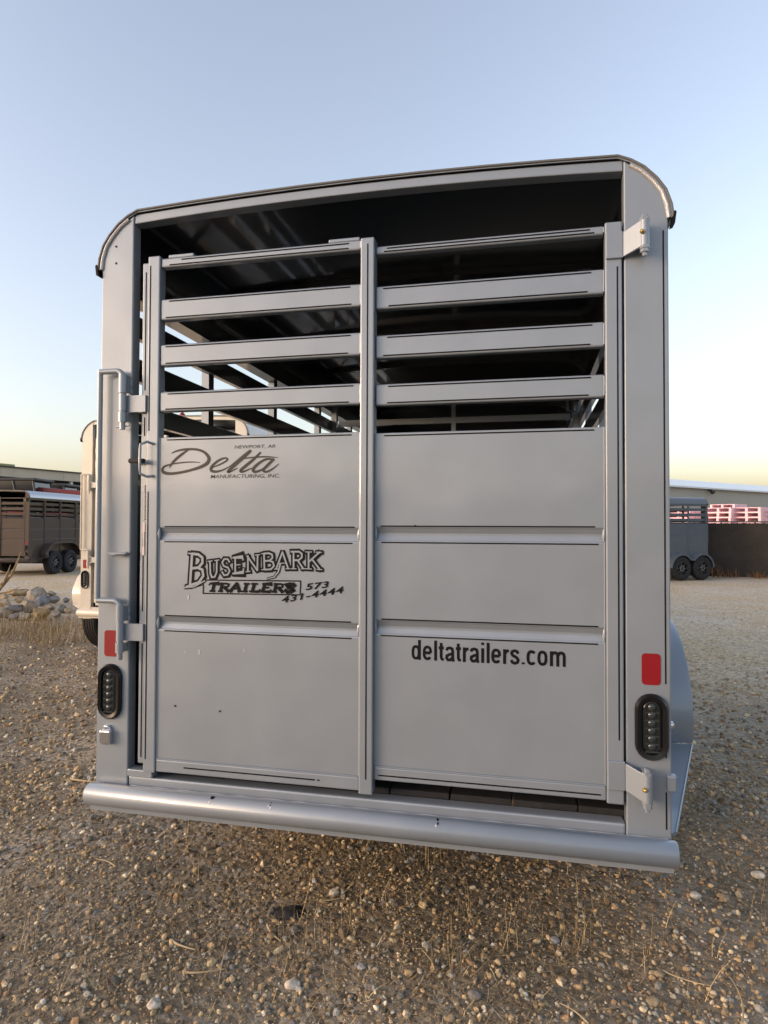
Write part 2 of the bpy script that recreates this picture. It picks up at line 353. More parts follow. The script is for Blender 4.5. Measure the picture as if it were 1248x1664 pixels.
    if near:
        mk = MB()
        rnd = random.Random(4)
        for bx in (-.475, -.27, .27):
            for _ in range(4):
                dx, a = rnd.uniform(-.006, .006), R(rnd.uniform(38, 75)); rr = rnd.uniform(.002, .0045)
                c = Vector((bx+dx, -.030-.0369*math.cos(a), -.926+.0369*math.sin(a))); nn = Vector((0, -math.cos(a), math.sin(a))); t = Vector((0, math.sin(a), math.cos(a)))
                mk.add([c+Vector((1, 0, 0))*rr*math.cos(q)*rnd.uniform(.6, 1.2)+t*rr*math.sin(q)*1.6 for q in np.linspace(0, 5.2, 7)], [tuple(range(7))], rnd.choice([0, 0, 1]))
        mk.build('paint_chips', [BLACK, CHIP], bm)['kind'] = 'stuff'
        wb = MB(); wb.tube([(x_, -.001+.0005*math.sin(x_*90), -.900+.001*math.sin(x_*61)) for x_ in np.linspace(-.80, .93, 120)], .0035, 6); wb.build('weld_bead', WELD, bm)
    # -------- rear gate
    g = MB(); g.box(.762, .8105, -.004, .034, -.812, .908)
    gate = part(g, 'rear_gate', PM, .004)
    b = MB(); b.box(-.781, -.756, .004, .036, -.822, .918); part(b, 'gate_stile', PM, .004, gate)
    def sub(mb, name, M, bevel=0.0, seg=2): return part(mb, name, M, bevel, gate, seg)
    def panel_profile(z0, z1, y0, y1, grooves):
        fr = [(y0, z0)]
        for gz in grooves[::-1]:
            fr += [(y0, gz-.0225), (y0+.004, gz-.019), (y0+.010, gz-.004), (y0+.010, gz+.003), (y0+.004, gz+.0175), (y0, gz+.0215)]
        fr += [(y0, z1), (y1, z1), (y1, z0)]
        return fr
    halves = (('left', -.706, .012, -.004, ((.893, .925), (.709, .782), (.550, .624), (.391, .460)), .302, (-.0305, -.335), -.842, -.80),
              ('right', .058, .761, .003, ((.875, .9015), (.697, .771), (.5375, .6125), (.385, .4545)), .2975, (-.0265, -.3225), -.806, -.765))
    for nm, x0, x1, yf, sl, pt, gr, bz, bt in halves:
        for i, (z0, z1) in enumerate(sl):
            b = MB(); b.box(x0, x1, yf, yf+.032, z0, z1); sub(b, 'slat' if i else 'top_bar', PM, .006, 3)
        b = MB(); b.prism(panel_profile(bt+.002, pt, yf+.002, yf+.020, gr), x0, x1, 'x'); sub(b, 'sheet_panel', PM, .003)
        b = MB(); b.box(x0, x1, yf-.001, yf+.034, bz, bt); sub(b, 'bottom_rail', PM, .004)
        if near:
            # end welds
            wb = MB()
            for gz in gr:
                for xx in (x0+.004, x1-.004):
                    wb.tube([(xx, yf+.002, gz-.019), (xx, yf+.000, gz), (xx, yf+.002, gz+.019)], [.003, .006, .003], 8)
            wb.tube([(x, yf-.0005, bt+.002) for x in np.linspace(x0+.004, x1-.004, 40)], .0026, 6)
            for z0, z1 in sl: wb.tube([(x1-.002, yf, z0+.006), (x1-.002, yf-.002, z1-.006)], .003, 6)
            wb.tube([(x0+.002, yf+.002, bt), (x0+.002, yf+.001, pt)], .0025, 6); wb.tube([(x1-.002, yf+.002, bt), (x1-.002, yf+.001, pt)], .0025, 6)
            sub(wb, 'weld_bead', PM)['kind'] = 'stuff'
            # pinstripes
            rnd = random.Random(7 if nm == 'left' else 9)
            def stripe(a, b, z, y):
                q = MB(); q.box(a, b, y-.0008, y+.0004, z-.0021, z+.0021); sub(q, 'pinstripe', BLACK)
            for i, (z0, z1) in enumerate(sl):
                e = (x0+.035, x1-.035) if nm == 'right' else (x0+.03, x1-.03)
                o1, o2 = (.0085, .0085) if i else (.009, .0075)
                stripe(e[0]+rnd.uniform(-.01, .015)+(.05 if nm == 'left' and i == 0 else 0), e[1]+rnd.uniform(-.015, .01), z1-o1, yf); stripe(e[0]+rnd.uniform(-.01, .01), e[1]+rnd.uniform(-.015, .01), z0+o2, yf)
            for gz in gr:
                for dz in (.0255, -.0265): stripe(x0+.022+rnd.uniform(-.006, .006), x1-.024+rnd.uniform(-.006, .006), gz+dz, yf+.002)
            stripe(x0+.03, x1-.03, pt-.009, yf+.002)
            if nm == 'left': stripe(-.60, -.135, bz+.022, yf-.001); stripe(-.127, -.119, bz+.022, yf-.001)
            else: stripe(x0+.015, x1-.015, bz+.016, yf-.001)
    b = MB(); b.box(-.7515, -.7065, -.010, .030, -.845, .934); sub(b, 'slider_stile', PM, .004)
    b = MB(); b.box(.0125, .0575, -.016, .030, -.848, .926); sub(b, 'slider_post', PM, .004)
    for x0, x1, z in ((-.68, -.585, .9255), (-.10, .005, .9255)):
        b = MB(); b.box(x0, x1, .0, .02, z, z+.012); sub(b, 'slider_stop', PM, .003)
    if near:
        def vs_(x, y, segs):
            for a, b_ in segs:
                q = MB(); q.box(x-.0021, x+.0021, y-.0008, y+.0004, b_, a); sub(q, 'pinstripe', BLACK)
        vs_(.797, -.004, ((.772, -.625),)); vs_(.0365, -.016, ((.905, -.80),))
        vs_(-.742, -.010, ((.90, .325), (.115, -.80),)); vs_(-.7675, .004, ((.885, .47), (.375, .31), (-.05, -.30), (-.41, -.80)))
    # hinges
    for z0, z1, pz in ((.795, .905, (.808, .886)), (-.768, -.684, (-.782, -.702))):
        hm = MB(); zz0, zz1 = (z0, z1-.03) if z0 > 0 else (z0, z1)
        # wrapped plate on the stile, then the strap that swings out to the barrel
        hm.box(.764, .8125, -.012, .0, zz0, zz1)
        a0, a1 = (.8125, -.012), (.858, -.052); th = .007
        hm.add([(.8125, -.012, zz0+.002), (.860, -.056, pz[0]), (.860, -.056, pz[1]), (.8125, -.012, zz1-.004), (.8125, -.004, zz0+.002), (.864, -.046, pz[0]), (.864, -.046, pz[1]), (.8125, -.004, zz1-.004)],
               [(0, 1, 2, 3), (7, 6, 5, 4), (0, 4, 5, 1), (3, 2, 6, 7), (1, 5, 6, 2), (0, 3, 7, 4)])
        hg = sub(hm, 'hinge', PM, .002)
        bm2 = MB(); bm2.tube([(.867, -.045, pz[0]), (.867, -.045, pz[1])], .0135, 20); bm2.build('barrel', PM, hg)
        bo = MB(); bo.lathe([(-.002, .015), (.006, .015), (.006, .009), (.016, .009), (.018, .001)], (.867, -.045, pz[1]), 'z', 6); bo.build('bolt', PM, hg)
        bo = MB(); bo.lathe([(.002, .0145), (-.006, .0145), (-.006, .012), (-.016, .012), (-.016, .007), (-.027, .006), (-.027, .001)], (.867, -.045, pz[0]), 'z', 6); bo.build('nut', PM, hg)
        if near:
            gf = MB(); gf.lathe([(0, .007), (-.006, .006), (-.010, .003), (-.011, .0005)], (.858, -.057, (pz[0]+pz[1])/2), 'y', 8); gf.build('grease_fitting', BRASS, hg)
        for zl in (pz[0]-.004, pz[1]-.012):
            lg = MB(); lg.box(.855, .875, -.035, .0, zl, zl+.016); part(lg, 'hinge_lug', PM, .002)
    # -------- slam latch bar on the left post
    lb = MB(); yb = -.028
    lb.tube([(-.922, yb, .540), (-.922, yb, -.257)], .0095, 14)
    lk = part(lb, 'latch_bar', PM)
    for zt, zs, zb in ((.534, (.456, .520), .330), (-.262, (-.333, -.276), -.463)):
        a = MB(); a.tube([(-.922, yb, zt), (-.857, yb, zt)]+[(-.857+.024*math.sin(t), yb, zt-.024+.024*math.cos(t)) for t in np.linspace(.2, 1.57, 6)]+[(-.833, yb, zb)], .0098, 14)
        a.build('latch_arm', PM, lk)
        for c0, c1 in (zs, (zb+.025, zb+.06)):
            c = MB(); c.tube([(-.833, yb, c0), (-.833, yb, c1)], .0145, 16); c.box(-.826, -.817, yb+.006, 0, c0+.003, c1-.003); part(c, 'latch_bracket', PM)
        d = MB(); z1 = zs[0]-.003; d.tube([(-.833, yb, zb+.064), (-.833, yb, zs[0]-.003)], .0128, 16); d.box(-.833, -.752, yb+.010, yb+.030, z1-.062, z1-.004); sub(d, 'latch_hasp', PM)
        if near:
            w_ = MB(); rnd = random.Random(2)
            for q in range(10):
                w_.lathe([(-.006, .0045), (-.009, .003), (-.010, .0005)], (-.818+rnd.uniform(-.002, .002), .003, zs[0]+.006+q*.0065), 'y', 7)
            w_.build('weld_bead', PM, lk)['kind'] = 'stuff'
            if zt > 0:
                p_ = MB(); p_.tube([(-.856, yb, zb+.008), (-.806, yb, zb+.012)], .003, 8); p_.build('latch_pin', CHROME, lk)
    if near:
        hk = MB(); hk.box(-.88, -.812, -.034, .0, -.101, -.096); hk.tube([(-.868, -.028, -.104), (-.812, -.02, -.098)], .006, 8); part(hk, 'latch_holder', PM, .001)
        hd = MB(); zt, zb = .285, .165; xh = -.752
        hd.tube([(-.722, -.010, zt-.006), (-.735, -.03, zt), (xh, -.044, zt-.010), (xh, -.046, zt-.03), (xh, -.046, zb+.03), (xh, -.044, zb+.010), (-.735, -.03, zb), (-.722, -.010, zb+.004)], .0045, 10)
        sub(hd, 'pull_handle', PM)
        st = MB(); st.tube([(-.812, -.012, .222), (-.745, -.034, .219)], .0085, 10); sub(st, 'rubber_latch', RUBBER)
        ch = MB()
        for q in range(14): ch.lathe([(-.004, .002), (0, .0045), (.004, .002)], (-.760, -.002, .135-q*.0088), 'z', 8)
        ch.box(-.7645, -.7555, -.007, .003, -.025, .008); ch.box(-.762, -.758, -.006, .002, -.075, -.025); ch.box(-.7645, -.7565, -.007, .003, -.105, -.075)
        sub(ch, 'safety_chain', PINKCHAIN)
        pl = MB(); pl.prism([(-.913, -.752), (-.905, -.760), (-.880, -.760), (-.873, -.752), (-.873, -.712), (-.913, -.712)], -.022, 0); pl.prism([(-.911, -.712), (-.875, -.712), (-.886, -.696), (-.900, -.696)], -.014, 0)
        part(pl, 'plate_lamp', CHROME, .004, seg=3)
        kb = MB(); kb.box(.925, .952, -.014, .01, -.760, -.712); part(kb, 'door_stop', PM, .006, seg=3)
        kb = MB(); kb.lathe([(0, .012), (.008, .011), (.012, .006), (.0125, .001)], (.942, .03, -.58), 'x', 10); part(kb, 'side_bolt', CHROME)
        # ---------------- lettering
        yl = .0032
        sub(web_word('deltatrailers.com', .180, .648, -.4205, .0460), 'web_lettering', BLACK)
        yd = -.0028
        text_mesh('town_lettering', 'NEWPORT, AR', BRONZE, gate, -.426, -.279, .2575, .0115, yd, shear=.18, bold=.004)
        text_mesh('maker_lettering', 'MANUFACTURING, INC.', BRONZE, gate, -.512, -.263, .1585, .0130, yd, shear=.18, bold=.004)
        d = MB()
        strokes = [
          ([(400,126),(418,118),(448,112),(490,112),(520,122),(537,142),(533,160),(510,175),(470,188),(430,197),(395,201),(372,197),(365,186),(374,174),(400,166),(440,160),(480,158),(505,160)], [3,6,8,8,9,12,13,11,9,9,10,12,10,7,5,5,4,2]),
          ([(462,114),(440,128),(418,146),(402,162),(392,178)], [5,9,10,9,4]),
          ([(548,178),(575,168),(600,154),(604,146),(592,144),(570,154),(550,172),(545,186),(558,193),(585,188),(612,174)], [3,5,6,6,6,8,10,11,9,6,3]),
          ([(610,176),(640,152),(668,130),(686,118)], [3,5,7,9]), ([(688,118),(662,142),(632,168),(608,190),(612,194),(640,180)], [8,11,11,10,6,3]),
          ([(722,124),(700,146),(672,170),(652,188),(660,193),(690,180)], [6,9,11,10,7,3]), ([(648,148),(690,142),(740,139),(782,142)], [2,5,5,2]),
          ([(768,148),(742,148),(714,164),(696,184),(704,193),(728,184),(752,164),(768,148)], [5,7,9,11,9,6,6,7]), ([(768,148),(748,168),(732,186),(742,193),(764,182),(786,164)], [8,10,9,7,5,2])]
        for i, (pts, wd) in enumerate(strokes):
            fine = []; fw = []
            for k in range(len(pts)-1):       # Catmull-Rom through the stroke
                p0, p1, p2, p3 = pts[max(k-1, 0)], pts[k], pts[k+1], pts[min(k+2, len(pts)-1)]
                for t in (0, .25, .5, .75):
                    fine.append(tuple(.5*(2*p1[q]+(p2[q]-p0[q])*t+(2*p0[q]-5*p1[q]+4*p2[q]-p3[q])*t*t+(3*p1[q]-p0[q]-3*p2[q]+p3[q])*t**3) for q in (0, 1))); fw.append((wd[k]*(1-t)+wd[k+1]*t)*.00102)
            fine.append(pts[-1]); fw.append(wd[-1]*.00102)
            ribbon(d, [A_DEL(*p) for p in fine], fw, yd-.00006*i)
        sub(d, 'script_lettering', BRONZE)
        # arched outline name
        quads = {0: ('B', 108, 75, 235, 90, 92, 305, 228, 262), 1: ('U', 243, 132, 326, 122, 250, 252, 322, 240), 2: ('S', 335, 118, 405, 112, 338, 232, 408, 222), 3: ('E', 420, 108, 498, 102, 420, 216, 500, 206), 4: ('N', 508, 97, 602, 88, 508, 204, 600, 194), 5: ('B', 614, 82, 706, 76, 616, 190, 712, 186), 6: ('A', 712, 72, 800, 72, 708, 186, 800, 184), 7: ('R', 812, 70, 900, 70, 812, 184, 900, 184), 8: ('K', 908, 72, 1012, 76, 908, 184, 1010, 190)}
        bl = MB(); si = MB(); kk = 0
        for qi, (ch_, ax_, ay, bx, by, cx_, cy, dx, dy) in quads.items():
            big = qi == 0; wst = 26 if big else 17
            for st_ in LET[ch_]:
                pts = []
                for u, v_ in st_:
                    tx, ty_ = ax_+(bx-ax_)*u, ay+(by-ay)*u; lx, ly = cx_+(dx-cx_)*u, cy+(dy-cy)*u
                    pts.append((lx+(tx-lx)*v_, ly+(ty_-ly)*v_))
                ser = len(st_) == 2 and st_[0][1] == st_[1][1]; ww = (wst*.55 if ser else wst)*.000505
                kk += 1; e = kk*.000012
                ribbon(bl, [A_BUS(*p) for p in pts], ww+.0102, yd-e)
                ribbon(bl, [A_BUS(p[0]+6, p[1]+5) for p in pts], ww+.0075, yd-e-.000004)
                ribbon(si, [A_BUS(*p) for p in pts], ww*.66, yd-.0012-e)
        for pts in ([(742, 150), (728, 205), (700, 240), (655, 250)], [(82, 312), (150, 305), (225, 265)]):
            kk += 1; ribbon(bl, [A_BUS(*p) for p in pts], [.012, .011, .010, .008][:len(pts)], yd-kk*.000012); ribbon(si, [A_BUS(*p) for p in pts], [.006, .005, .004, .003][:len(pts)], yd-.0012-kk*.000012)
        # box and slab word
        bxs = [(212, 260), (875, 266), (872, 358), (212, 352)]
        for i in range(4):
            kk += 1; ribbon(bl, [A_BUS(*bxs[i]), A_BUS(*bxs[(i+1) % 4])], .0040, yd-kk*.000012)
        x_ = 240
        for ch_ in 'TRAILERS':
            wdt = 52 if ch_ == 'I' else 74
            for st_ in LET[ch_]:
                pts = [(x_+u*wdt+14*v_, 336+(x_-240)*.006-v_*52) for u, v_ in st_]
                ser = st_[0][1] == st_[1][1] or (len(st_) == 4 and ch_ == 'T')
                kk += 1; ribbon(bl, [A_BUS(*p) for p in pts], (13 if ser else 24)*.000505, yd-kk*.000012)
            x_ += wdt+4
        sub(bl, 'name_lettering', BLACK); sub(si, 'name_lettering_fill', SILVER)
        a = A_BUS(908, 326); text_mesh('phone_lettering', '573', BLACK, gate, a[0], a[0]+.082, a[1], .0205, yd-.0014, shear=.25, bold=.026, rot=R(8), space=1.1)
        a = A_BUS(752, 412); text_mesh('phone_lettering', '431-4444', BLACK, gate, a[0], a[0]+.216, a[1], .0205, yd-.0014, shear=.25, bold=.022, rot=R(10.5), space=1.12)
        # small chips and scratches
        cp = MB()
        for X, Z, a, b in ((-.590, -.245, .0022, .009), (-.548, -.428, .002, .010), (-.385, -.415, .001, .006), (-.60, -.43, .001, .005)):
            cp.add([(X-a, yd-.001, Z-b), (X+a*.6, yd-.001, Z-b*.8), (X+a, yd-.001, Z+b*.4), (X-a*.2, yd-.001, Z+b)], [(0, 1, 2, 3)], 0)
        for X, Z in ((-.635, -.615), (-.47, -.622), (.19, .0)):
            cp.add([(X+.0035*math.cos(q), yd-.001 if X < 0 else .0042, Z+.0035*math.sin(q)) for q in np.linspace(0, 5.5, 8)], [tuple(range(8))], 1)
        sub(cp, 'paint_chips', [CHIP, BLACK])['kind'] = 'stuff'
    # inner dividing gate
    y = 2.55; ig = MB(); ig.box(-.82, .82, y, y+.04, .728, .769); ig.box(-.875, -.835, y, y+.04, -.85, .852); ig.box(.835, .875, y, y+.04, -.85, .852); ig.box(.01, .04, y+.005, y+.035, -.83, .90); ig.box(-.835, .835, y, y+.03, -.84, .30)
    ig.box(-.90, -.835, y-.005, y+.045, .852, .872); ig.tube([(.80, y, .86), (.80, y-.03, .78), (.84, y-.03, .78), (.84, y, .86)], .012, 8)
    part(ig, 'center_gate', PM if not near else SILVER)
    # wheels, axles, fenders
    for s in (-1, 1):
        for a in (ax, ax+.80): wheel(root, s*1.05, a, .36, s, near)
        fb = MB(); x0, x1 = .932, 1.18
        if fend == 'skirt':
            half = [(ax-.45, -.865), (ax-.47, -.79), (ax-.455, -.69), (ax-.39, -.585), (ax-.28, -.495), (ax-.15, -.44), (ax, -.412)]
            path = half+[(2*ax+.80-a, b) for a, b in half[::-1]]
        else:
            rr = .44; p1 = [(ax-rr*math.cos(t), -1.04+rr*math.sin(t)) for t in np.linspace(.05, 2.45, 12)]; path = p1+[(2*ax+.80-a, b) for a, b in p1[::-1]]
        npth = len(path)
        def off(d):
            out = []
            for i, p in enumerate(path):
                q0 = path[max(i-1, 0)]; q1 = path[min(i+1, npth-1)]; t = Vector((q1[0]-q0[0], q1[1]-q0[1])).normalized(); out.append((p[0]+t.y*d, p[1]-t.x*d))
            return out
        v = []
        for pth, xx in ((path, x0), (path, x1-.012), (off(.004), x1), (off(.05), x1), (off(.05), x1-.008), (off(.008), x1-.012), (off(.006), x0)): v += [(s*xx, a, b) for a, b in pth]
        f = []
        for r_ in range(6):
            for i in range(npth-1):
                q = (r_*npth+i, r_*npth+i+1, (r_+1)*npth+i+1, (r_+1)*npth+i); f.append(q if s < 0 else q[::-1])
        fb.add(v, f, 0, True)
        fo = part(fb, 'fender', PM); md = fo.modifiers.new('es', 'EDGE_SPLIT'); md.split_angle = R(50)
        if fend == 'skirt':
            gb = MB(); q = [(s*1.18, ax-.45, -.868), (s*.94, ax-.45, -.868), (s*.944, .06, -.905), (s*.964, .06, -.905)]
            gb.add(q+[(a, b, c-.008) for a, b, c in q], [(0, 1, 2, 3), (7, 6, 5, 4), (0, 3, 7, 4), (2, 1, 5, 6), (3, 2, 6, 7), (1, 0, 4, 5)])
            gb.tube([(s*1.178, ax-.45, -.868), (s*.963, .06, -.905)], .004, 6)
            gb.build('step_plate', PM, fo)
    for a in (ax, ax+.80):
        ab = MB(); ab.tube([(-.98, a, .36-H), (.98, a, .36-H)], .04, 12); part(ab, 'axle', DKSTEEL)
        for sx_ in (-.8, .8): ab = MB(); ab.tube([(sx_, a-.3, .44-H), (sx_, a, .33-H), (sx_, a+.3, .44-H)], .03, 8); part(ab, 'leaf_spring', DKSTEEL)
    for s in (-1, 1): tg = MB(); tg.tube([(s*.8, L, -.93), (s*.05, L+1.35, -.93)], .05, 8); part(tg, 'tongue_beam', PM)
    tg = MB(); tg.tube([(0, L+1.3, -.93), (0, L+1.6, -.9)], .045, 10); part(tg, 'coupler', DKSTEEL)
    tg = MB(); tg.tube([(0, L+1.15, -.3), (0, L+1.15, -1.36)], .035, 10); tg.lathe([(-.02, .09), (.0, .09)], (0, L+1.15, -1.38), 'z', 14); part(tg, 'jack', DKSTEEL)
    return root

MAIN = make_trailer('silver grey stock trailer with a slatted rear gate and black lettering', SILVER, (0, 0, 0), near=True)
make_trailer('cream stock trailer parked beyond the silver trailer, mostly hidden by its corner post', CREAM, (-3.15, 4.02, 0), marker=True, ax=.64)
make_trailer('dark brown stock trailer with tandem wheels standing beyond the boulders', BROWN, (-13.44, 12.90, 0.0), R(6.5), .925, ax=1.0, roof_mat=mat('bare_roof_metal', (.5, .52, .55), .3, metal=.6))
th = R(122.5); wx, wy = 5.10, 18.14     # between its two wheels
lx, ly = -1.05*.95, (.42+.40)*.95
make_trailer('slate grey stock trailer with arched double fender parked against the screened fence', SLATE, (wx-(lx*math.cos(th)-ly*math.sin(th)), wy-(lx*math.sin(th)+ly*math.cos(th)), -.125), th, .95, ax=.42, fend='arch')
#SETTING
# ============================================================ ground
def ground_material():
    M = bpy.data.materials.new('gravel_ground'); M.use_nodes = True; t = M.node_tree; b = t.nodes['Principled BSDF']; b.inputs['Roughness'].default_value = .95; b.inputs['Specular IOR Level'].default_value = .2
    N = t.nodes.new; Lk = t.links.new
    tc = N('ShaderNodeTexCoord')
    def noise(sc, det=5, ro=.6):
        n = N('ShaderNodeTexNoise'); n.inputs['Scale'].default_value = sc; n.inputs['Detail'].default_value = det; n.inputs['Roughness'].default_value = ro; Lk(tc.outputs['Object'], n.inputs['Vector']); return n
    def ramp(src, pts):
        r = N('ShaderNodeValToRGB'); e = r.color_ramp.elements
        while len(e) < len(pts): e.new(.5)
        for k, (p, c) in enumerate(pts): e[k].position = p; e[k].color = (*c, 1)
        Lk(src, r.inputs[0]); return r
    def mix(fac, a, c, bl='MIX'):
        x = N('ShaderNodeMix'); x.data_type = 'RGBA'; x.blend_type = bl
        if isinstance(fac, float): x.inputs[0].default_value = fac
        else: Lk(fac, x.inputs[0])
        Lk(a, x.inputs[6]); Lk(c, x.inputs[7]); return x.outputs[2]
    vo = N('ShaderNodeTexVoronoi'); vo.inputs['Scale'].default_value = 38; Lk(tc.outputs['Object'], vo.inputs['Vector'])
    sp = N('ShaderNodeSeparateColor'); Lk(vo.outputs['Color'], sp.inputs[0])
    stone = ramp(sp.outputs[0], [(0, (.13, .10, .072)), (.3, (.27, .215, .15)), (.55, (.37, .30, .21)), (.8, (.30, .28, .25)), (1, (.45, .37, .27))])
    dirt = ramp(noise(26, 8, .75).outputs[0], [(.3, (.085, .064, .042)), (.5, (.23, .178, .117)), (.7, (.46, .37, .245))])
    big = N('ShaderNodeMapRange'); big.inputs[1].default_value = .42; big.inputs[2].default_value = .6; Lk(noise(1.1, 4).outputs[0], big.inputs[0])
    near = mix(big.outputs[0], dirt.outputs[0], stone.outputs[0])
    pale = ramp(sp.outputs[0], [(0, (.34, .31, .255)), (.5, (.52, .48, .40)), (1, (.66, .62, .54))])
    warm = ramp(noise(.55, 5).outputs[0], [(.38, (1.02, .98, .94)), (.62, (1.0, .86, .66))])
    far = mix(1.0, pale.outputs[0], warm.outputs[0], 'MULTIPLY')
    # the yard's pale crushed gravel begins a few metres beyond the trailers' tails
    sx = N('ShaderNodeSeparateXYZ'); Lk(tc.outputs['Object'], sx.inputs[0])
    wob = N('ShaderNodeMath'); wob.operation = 'MULTIPLY_ADD'; Lk(noise(.5, 4).outputs[0], wob.inputs[0]); wob.inputs[1].default_value = 5.0; Lk(sx.outputs[1], wob.inputs[2])
    # left of the trailers the gravel starts farther away
    lf = N('ShaderNodeMapRange'); lf.inputs[1].default_value = -5; lf.inputs[2].default_value = -2; lf.inputs[3].default_value = -2.5; lf.inputs[4].default_value = 2.4; Lk(sx.outputs[0], lf.inputs[0])
    ad = N('ShaderNodeMath'); ad.operation = 'ADD'; Lk(wob.outputs[0], ad.inputs[0]); Lk(lf.outputs[0], ad.inputs[1])
    mk = N('ShaderNodeMapRange'); mk.inputs[1].default_value = 6.2; mk.inputs[2].default_value = 9.5; Lk(ad.outputs[0], mk.inputs[0])
    Lk(mix(mk.outputs[0], near, far), b.inputs['Base Color'])
    bp = N('ShaderNodeBump'); bp.inputs['Strength'].default_value = .9; bp.inputs['Distance'].default_value = .012
    hs = N('ShaderNodeMath'); hs.operation = 'SUBTRACT'; hs.inputs[0].default_value = 1.0; Lk(vo.outputs['Distance'], hs.inputs[1])
    ha = N('ShaderNodeMath'); ha.operation = 'ADD'; Lk(hs.outputs[0], ha.inputs[0]); Lk(noise(60, 6).outputs[0], ha.inputs[1])
    Lk(ha.outputs[0], bp.inputs['Height']); Lk(bp.outputs[0], b.inputs['Normal'])
    return M
def ground_h(x, y):
    micro = .012*np.sin(x*2.3+1.1)*np.sin(y*1.9+.4)+.008*np.sin(x*5.1+y*3.7)+.006*np.sin(y*7.3-x*4.1)
    return ground_z(x, y)+micro*np.exp(-((x*x+y*y)/400.))
def axis(lim, fine):
    a = [0.0]; st = fine
    while a[-1] < lim:
        a.append(a[-1]+st)
        if a[-1] > 5: st *= 1.09
    a = np.array(a); return np.concatenate([-a[:0:-1], a])
gx = axis(900, .12); gy = axis(900, .12)
X, Y = np.meshgrid(gx, gy, indexing='ij'); Zg = ground_h(X, Y)
nv = X.size; nx, ny = X.shape
co = np.stack([X.ravel(), Y.ravel(), Zg.ravel()], 1)
i, j = np.meshgrid(np.arange(nx-1), np.arange(ny-1), indexing='ij'); q = (i*ny+j).ravel()
quads_ = np.stack([q, q+ny, q+ny+1, q+1], 1)
def fast_mesh(name, co, faces, M, col=None, smooth=False):
    me = bpy.data.meshes.new(name); k = faces.shape[1]
    me.vertices.add(len(co)); me.vertices.foreach_set('co', co.astype(np.float32).ravel())
    me.loops.add(faces.size); me.loops.foreach_set('vertex_index', faces.astype(np.int32).ravel())
    me.polygons.add(len(faces)); me.polygons.foreach_set('loop_start', np.arange(0, faces.size, k, dtype=np.int32))
    me.polygons.foreach_set('use_smooth', np.full(len(faces), smooth))
    if col is not None:
        a = me.color_attributes.new('tint', 'FLOAT_COLOR', 'POINT'); a.data.foreach_set('color', np.concatenate([col, np.ones((len(col), 1))], 1).astype(np.float32).ravel())
    me.materials.append(M); me.update(calc_edges=True); me.validate()
    o = bpy.data.objects.new(name, me); COL.objects.link(o); return o
tag(fast_mesh('ground', co, quads_, ground_material(), smooth=True), kind='structure')

def tint_mat(name, rough=.9, bump=.0, bs=200, var=.25, vsc=60):
    M = bpy.data.materials.new(name); M.use_nodes = True; t = M.node_tree; b = t.nodes['Principled BSDF']; b.inputs['Roughness'].default_value = rough; b.inputs['Specular IOR Level'].default_value = .25
    a = t.nodes.new('ShaderNodeAttribute'); a.attribute_name = 'tint'
    n = t.nodes.new('ShaderNodeTexNoise'); n.inputs['Scale'].default_value = vsc; n.inputs['Detail'].default_value = 5
    tc = t.nodes.new('ShaderNodeTexCoord'); t.links.new(tc.outputs['Object'], n.inputs['Vector'])
    r = t.nodes.new('ShaderNodeMapRange'); r.inputs[1].default_value = .3; r.inputs[2].default_value = .7; r.inputs[3].default_value = 1-var; r.inputs[4].default_value = 1+var; t.links.new(n.outputs[0], r.inputs[0])
    x = t.nodes.new('ShaderNodeMix'); x.data_type = 'RGBA'; x.blend_type = 'MULTIPLY'; x.inputs[0].default_value = 1; t.links.new(a.outputs['Color'], x.inputs[6]); t.links.new(r.outputs[0], x.inputs[7]); t.links.new(x.outputs[2], b.inputs['Base Color'])
    if bump:
        bp = t.nodes.new('ShaderNodeBump'); bp.inputs['Strength'].default_value = bump; bp.inputs['Distance'].default_value = .01; t.links.new(n.outputs[0], bp.inputs['Height']); t.links.new(bp.outputs[0], b.inputs['Normal'])
    return M
rng = np.random.default_rng(11)
ph = (1+5**.5)/2
ICO = np.array([(-1,ph,0),(1,ph,0),(-1,-ph,0),(1,-ph,0),(0,-1,ph),(0,1,ph),(0,-1,-ph),(0,1,-ph),(ph,0,-1),(ph,0,1),(-ph,0,-1),(-ph,0,1)])/math.sqrt(1+ph*ph)
ICF = np.array([(0,11,5),(0,5,1),(0,1,7),(0,7,10),(0,10,11),(1,5,9),(5,11,4),(11,10,2),(10,7,6),(7,1,8),(3,9,4),(3,4,2),(3,2,6),(3,6,8),(3,8,9),(4,9,5),(2,4,11),(6,2,10),(8,6,7),(9,8,1)])
def rotmats(n, flat=1.0):
    a = rng.normal(size=(n, 4)); a /= np.linalg.norm(a, axis=1)[:, None]; w_, x, y, z = a.T
    return np.stack([1-2*(y*y+z*z), 2*(x*y-z*w_), 2*(x*z+y*w_), 2*(x*y+z*w_), 1-2*(x*x+z*z), 2*(y*z-x*w_), 2*(x*z-y*w_), 2*(y*z+x*w_), 1-2*(x*x+y*y)], 1).reshape(n, 3, 3)
PAL = np.array([(.24,.18,.115),(.15,.118,.082),(.32,.25,.16),(.19,.18,.165),(.09,.085,.08),(.36,.31,.235),(.21,.14,.085),(.11,.085,.062),(.24,.24,.235),(.46,.42,.35)])
PW = np.array([.2,.17,.14,.1,.07,.08,.08,.09,.05,.02])
def sector(n, r0, r1, power, half):
    u = rng.random(n)
    if abs(power) < 1e-6: r = r0*(r1/r0)**u
    else: r = (r0**power+(r1**power-r0**power)*u)**(1/power)
    a = R(12.46)+rng.uniform(-half, half, n)
    return CAM.x-np.sin(a)*r, CAM.y+np.cos(a)*r, r
